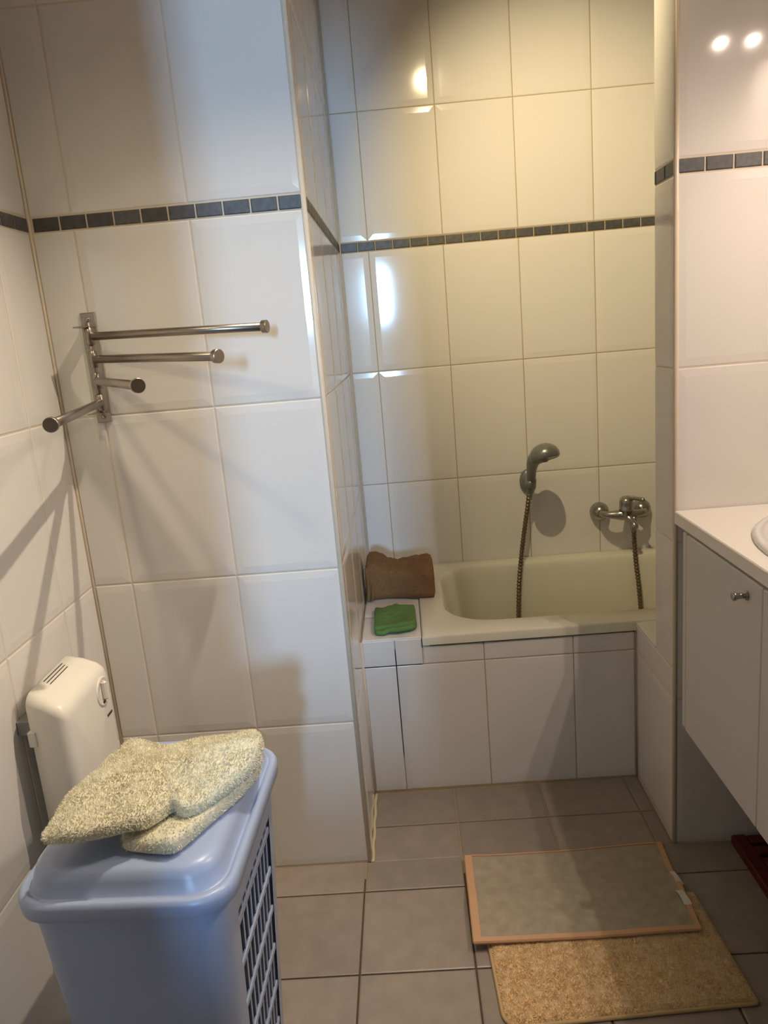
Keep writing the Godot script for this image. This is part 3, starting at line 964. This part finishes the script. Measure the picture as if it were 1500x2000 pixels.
func hamper_towel() -> void:
	var t := thing("folded_towel", "crumpled sage beige terry towel folded on the hamper lid", "towel")
	var lid_y := func(_x: float, _z: float) -> float: return 0.636
	# lower fold, seen at the front right; it carries the upper one, whose front edge stands off the lid
	var low := pad([[-0.300, 0.725], [-0.283, 0.772], [-0.240, 0.786], [-0.200, 0.788], [-0.165, 0.725], [-0.128, 0.655], [-0.112, 0.600], [-0.125, 0.53], [-0.20, 0.53], [-0.33, 0.53], [-0.35, 0.60], [-0.345, 0.68]], lid_y,
		func(x: float, z: float) -> float: return 0.024 + 0.006 * smoothstep(-0.26, -0.13, x) + 0.003 * sin(z * 40.0 + x * 25.0), 100, 12, 0.003, 22.0, 3)
	var f1 := part("fold", low.mesh(), mats["sage terry"], t)
	# upper fold, a raised blanket with a soft ridge and a tucked corner
	var upper := pad([[-0.386, 0.796], [-0.388, 0.745], [-0.386, 0.660], [-0.376, 0.570], [-0.366, 0.515], [-0.335, 0.512], [-0.285, 0.528], [-0.215, 0.520], [-0.150, 0.518], [-0.118, 0.535], [-0.108, 0.575], [-0.110, 0.622], [-0.140, 0.680], [-0.175, 0.728], [-0.198, 0.740], [-0.218, 0.722], [-0.230, 0.740], [-0.248, 0.770], [-0.292, 0.792], [-0.342, 0.802]],
		func(x: float, z: float) -> float: return 0.660 - 0.006 * smoothstep(0.60, 0.52, z) + 0.012 * smoothstep(-0.22, -0.28, x) * smoothstep(0.66, 0.74, z),
		func(x: float, z: float) -> float: return 0.024 + 0.014 * exp(-pow((z - 0.62 + (x + 0.2) * 0.35) / 0.05, 2.0)) - 0.008 * exp(-pow((x + 0.278) / 0.035, 2.0)) * smoothstep(0.60, 0.52, z) + 0.008 * smoothstep(-0.20, -0.13, x) * smoothstep(0.66, 0.52, z) - 0.006 * smoothstep(-0.34, -0.39, x), 140, 20, 0.005, 16.0, 4)
	var f2 := part("fold", upper.mesh(), mats["sage terry"], t)
	var cols := [Color(0.56, 0.52, 0.38), Color(0.90, 0.87, 0.72)]
	loops(low, 5000, 0.0042, 0.0019, cols, mats["terry loops"], f1, "terry_loops")
	loops(upper, 19000, 0.0042, 0.0019, cols, mats["terry loops"], f2, "terry_loops")

func ledge_cloths() -> void:
	# tan towel: a folded bundle standing against the wall at the left end of the bath
	var t := thing("tan_towel", "tan brown folded towel at the left end of the bathtub", "towel")
	var s := Sh.new()
	var nz := FastNoiseLite.new()
	nz.frequency = 14.0
	nz.seed = 11
	var rings := []
	var top := [[0.0, 0.112], [0.06, 0.126], [0.14, 0.128], [0.22, 0.120], [0.34, 0.104], [0.46, 0.098], [0.6, 0.099], [0.8, 0.106], [0.93, 0.107], [1.0, 0.102]]
	for i in 49:
		var f := i / 48.0
		var h := 0.1
		for j in top.size() - 1:
			if f >= top[j][0] and f <= top[j + 1][0]: h = lerpf(top[j][1], top[j + 1][1], smoothstep(top[j][0], top[j + 1][0], f))
		var e := minf(1.0, minf(f, 1.0 - f) * 26.0 + 0.72)
		var x := 0.008 + 0.222 * f
		var z1 := -0.618 - 0.012 * sin(f * 5.0)
		var r := PackedVector3Array()
		for q in rr(-0.80, z1, 0.0, h, 0.03, 6):
			var c := Vector2((-0.80 + z1) / 2, h / 2)
			var p := c + (q - c) * Vector2(lerpf(1.0, e, 0.35), e)
			var w := nz.get_noise_3d(x, p.y, p.x) * 0.007 + 0.004 * sin((p.y * 1.0 + x * 0.5) * 75.0) * smoothstep(0.55, 0.9, f)
			if p.y > 0.02 and q.x > -0.70: p.x += w
			if p.y > h * 0.8: p.y += nz.get_noise_2d(x * 2.0, p.x) * 0.005
			r.append(Vector3(x, 0.4885 + maxf(p.y, 0.0015), p.x))
		rings.append(r)
	s.put(quads(rings, true, true, true), 0)
	var b := part("bundle", s.mesh(), mats["tan terry"], t)
	loops(s, 7000, 0.003, 0.002, [Color(0.16, 0.085, 0.032), Color(0.33, 0.19, 0.085)], mats["terry loops"], b, "terry_loops", -0.6)
	# two loose folds at its left end
	for k in 2:
		s = Sh.new()
		var path := []
		for i in 14:
			var f := i / 13.0
			path.append(Vector3(0.012 + 0.013 * k + 0.005 * sin(f * 3.0), 0.494 + f * (0.112 - k * 0.004), -0.616 - 0.006 * k - 0.014 * f * f))
		tube(s, path, [0.003, 0.0045, 0.005], 8)
		part("fold", s.mesh(), mats["tan terry"], t)
	# green cloth
	t = thing("green_cloth", "small green folded cloth on the tiled bath ledge", "cloth")
	var base := func(_x: float, _z: float) -> float: return 0.4895
	s = pad([[0.036, -0.535], [0.066, -0.528], [0.098, -0.545], [0.130, -0.530], [0.160, -0.533], [0.163, -0.45], [0.164, -0.37], [0.150, -0.352], [0.105, -0.345], [0.070, -0.352], [0.041, -0.345], [0.038, -0.42]], base,
		func(x: float, z: float) -> float: return 0.019 + 0.006 * sin(x * 45.0 + z * 30.0) * 0.5 + 0.006 * smoothstep(-0.40, -0.36, z), 100, 12, 0.004, 30.0, 21)
	b = part("pile", s.mesh(), mats["green cloth"], t)
	s = Sh.new()
	tube(s, bez([Vector3(0.043, 0.499, -0.342), Vector3(0.065, 0.497, -0.337), Vector3(0.085, 0.502, -0.343), Vector3(0.110, 0.503, -0.338), Vector3(0.140, 0.505, -0.346), Vector3(0.157, 0.506, -0.352)], 30), [0.004, 0.0075, 0.008, 0.0075, 0.007, 0.007, 0.0075], 9)
	part("rolled_edge", s.mesh(), mats["green cloth"], t)

func mats_on_floor() -> void:
	# beige bath mat underneath
	var t := thing("beige_bath_mat", "shaggy beige bath mat partly covered by the grey mat", "mat")
	var s := Sh.new()
	var nx := 66
	var nzc := 44
	var A := Vector2(0.268, 0.195)
	var B := Vector2(0.762, 0.185)
	var C := Vector2(0.776, 0.488)
	var D := Vector2(0.280, 0.515)
	var nz := FastNoiseLite.new()
	nz.frequency = 45.0
	nz.seed = 31
	var at := func(u: float, v: float) -> Vector2: return (A.lerp(B, u)).lerp(D.lerp(C, u), v)
	var rings := []
	for j in nzc + 1:
		var r := PackedVector3Array()
		for i in nx + 1:
			var u := float(i) / nx
			var v := float(j) / nzc
			# rounded near-left corner
			var q: Vector2 = at.call(u, v)
			var du := maxf(0.0, 0.07 - u) / 0.07
			var dv := maxf(0.0, v - 0.89) / 0.11
			if du > 0.0 and dv > 0.0:
				var l := maxf(du, dv) / maxf(0.0001, Vector2(du, dv).length())
				q = at.call(0.07 - 0.07 * du * l, 0.89 + 0.11 * dv * l)
			var edge := minf(minf(u, 1.0 - u) * 0.5, minf(v, 1.0 - v) * 0.31)
			var y := 0.004 + 0.009 * smoothstep(0.0, 0.012, edge) + 0.0035 * nz.get_noise_2d(q.x, q.y) * smoothstep(0.0, 0.02, edge)
			r.append(Vector3(q.x, y, q.y))
		rings.append(r)
	s.put(quads(rings, false), 0, false)
	var nn := (s.v[2] - s.v[0]).cross(s.v[1] - s.v[0])
	if nn.y < 0.0: s.flip_all()
	var topo := part("top_side", s.mesh(), mats["rug base"], t)
	var pile := Sh.new()
	for i in range(0, s.v.size(), 3):
		var c := (s.v[i] + s.v[i + 1] + s.v[i + 2]) / 3.0
		if c.z > 0.30 or c.x > 0.70: pile.put(PackedVector3Array([s.v[i], s.v[i + 1], s.v[i + 2]]), 0, false)
	loops(pile, 34000, 0.0055, 0.0021, [Color(0.78, 0.54, 0.28), Color(1.0, 0.88, 0.62)], mats["terry loops"], topo, "tufts")
	# hem round the edge
	var hem := []
	for i in nx + 1: hem.append(rings[nzc][i])
	s = Sh.new()
	tube(s, hem, [0.0045], 8)
	part("hem", s.mesh(), mats["rug hem"], t)
	s = Sh.new()
	hem = []
	for j in nzc + 1: hem.append(rings[j][0])
	tube(s, hem, [0.0045], 8)
	part("hem", s.mesh(), mats["rug hem"], t)
	s = Sh.new()
	hem = []
	for j in nzc + 1: hem.append(rings[j][nx])
	tube(s, hem, [0.0045], 8)
	part("hem", s.mesh(), mats["rug hem"], t)
	s = Sh.new()
	box(s, Vector3(0.285, 0.0, 0.20), Vector3(0.757, 0.0035, 0.482))
	part("underside", s.mesh(), mats["rug hem"], t)
	# grey mat, underside up, lying half on it
	t = thing("grey_bath_mat", "grey bath mat lying underside up with peach binding", "mat")
	var P := [Vector2(0.243, 0.018), Vector2(0.749, 0.004), Vector2(0.733, 0.316), Vector2(0.238, 0.320)]
	var lift := func(u: float, v: float) -> float:
		return 0.0075 + 0.0165 * smoothstep(0.30, 0.58, v) + 0.006 * exp(-pow(u / 0.12, 2.0)) * (1.0 - 0.4 * v) + 0.0012 * sin(u * 9.0 + v * 6.0)
	var pos := func(u: float, v: float) -> Vector3:
		var q: Vector2 = (P[0].lerp(P[1], u)).lerp(P[3].lerp(P[2], u), v)
		return Vector3(q.x, lift.call(u, v), q.y)
	s = Sh.new()
	var list := PackedVector3Array()
	for j in 32:
		for i in 40:
			var a: Vector3 = pos.call(i / 40.0, j / 32.0)
			var b: Vector3 = pos.call((i + 1) / 40.0, j / 32.0)
			var c: Vector3 = pos.call((i + 1) / 40.0, (j + 1) / 32.0)
			var d: Vector3 = pos.call(i / 40.0, (j + 1) / 32.0)
			var dn := Vector3(0, -0.006, 0)
			list.append_array([a, b, c, a, c, d, a + dn, c + dn, b + dn, a + dn, d + dn, c + dn])
	for i in 40:
		for j in [0.0, 1.0]:
			var a: Vector3 = pos.call(i / 40.0, j)
			var b: Vector3 = pos.call((i + 1) / 40.0, j)
			var dn := Vector3(0, -0.006, 0)
			if j == 0.0: list.append_array([a, a + dn, b, b, a + dn, b + dn])
			else: list.append_array([a, b, a + dn, b, b + dn, a + dn])
	s.put(list, 0)
	part("backing", s.mesh(), mats["grey rug backing"], t)
	var edges := [[Vector2(0, 0), Vector2(0, 1), 0.017], [Vector2(0, 1), Vector2(1, 1), 0.012], [Vector2(1, 1), Vector2(1, 0), 0.012], [Vector2(1, 0), Vector2(0, 0), 0.004]]
	for e in edges:
		s = Sh.new()
		var rr3 := []
		for i in 41:
			var q: Vector2 = e[0].lerp(e[1], i / 40.0)
			var p: Vector3 = pos.call(q.x, q.y)
			var inn: Vector3 = (pos.call(lerpf(q.x, 0.5, 0.05), lerpf(q.y, 0.5, 0.05)) - p)
			var dir: Vector2 = e[1] - e[0]
			var side := Vector3(inn.x, 0, 0) if absf(dir.x) < 0.5 else Vector3(0, 0, inn.z)
			side = side.normalized() * e[2]
			rr3.append([p + side + Vector3(0, 0.0018, 0), p + Vector3(0, 0.0015, 0), p - side * 0.15 - Vector3(0, 0.002, 0), p - Vector3(0, 0.0066, 0), p + side - Vector3(0, 0.0066, 0)])
		s.put(quads(rr3, true, true, true), -1)
		part("binding", s.mesh(), mats["peach binding"], t)
	for e in [[0.985, 0.47, 0.012, 0.045], [0.975, 0.70, 0.016, 0.046]]:
		s = Sh.new()
		var p: Vector3 = pos.call(e[0], e[1])
		var r1 := []
		for i in 7:
			var f := i / 6.0
			r1.append([p + Vector3(-e[2] * 0.5 + 0.004 * f, 0.003 + 0.004 * sin(f * PI), (f - 0.5) * e[3]), p + Vector3(e[2] * 0.5 + 0.006 * f, 0.003 + 0.002 * sin(f * PI), (f - 0.5) * e[3]), p + Vector3(e[2] * 0.5 + 0.006 * f, 0.0022 + 0.002 * sin(f * PI), (f - 0.5) * e[3]), p + Vector3(-e[2] * 0.5 + 0.004 * f, 0.0022 + 0.004 * sin(f * PI), (f - 0.5) * e[3])])
		s.put(quads(r1, true, true, true), -1)
		part("care_tag", s.mesh(), mats["white tag"], t, "white care tag at the mat's right edge")
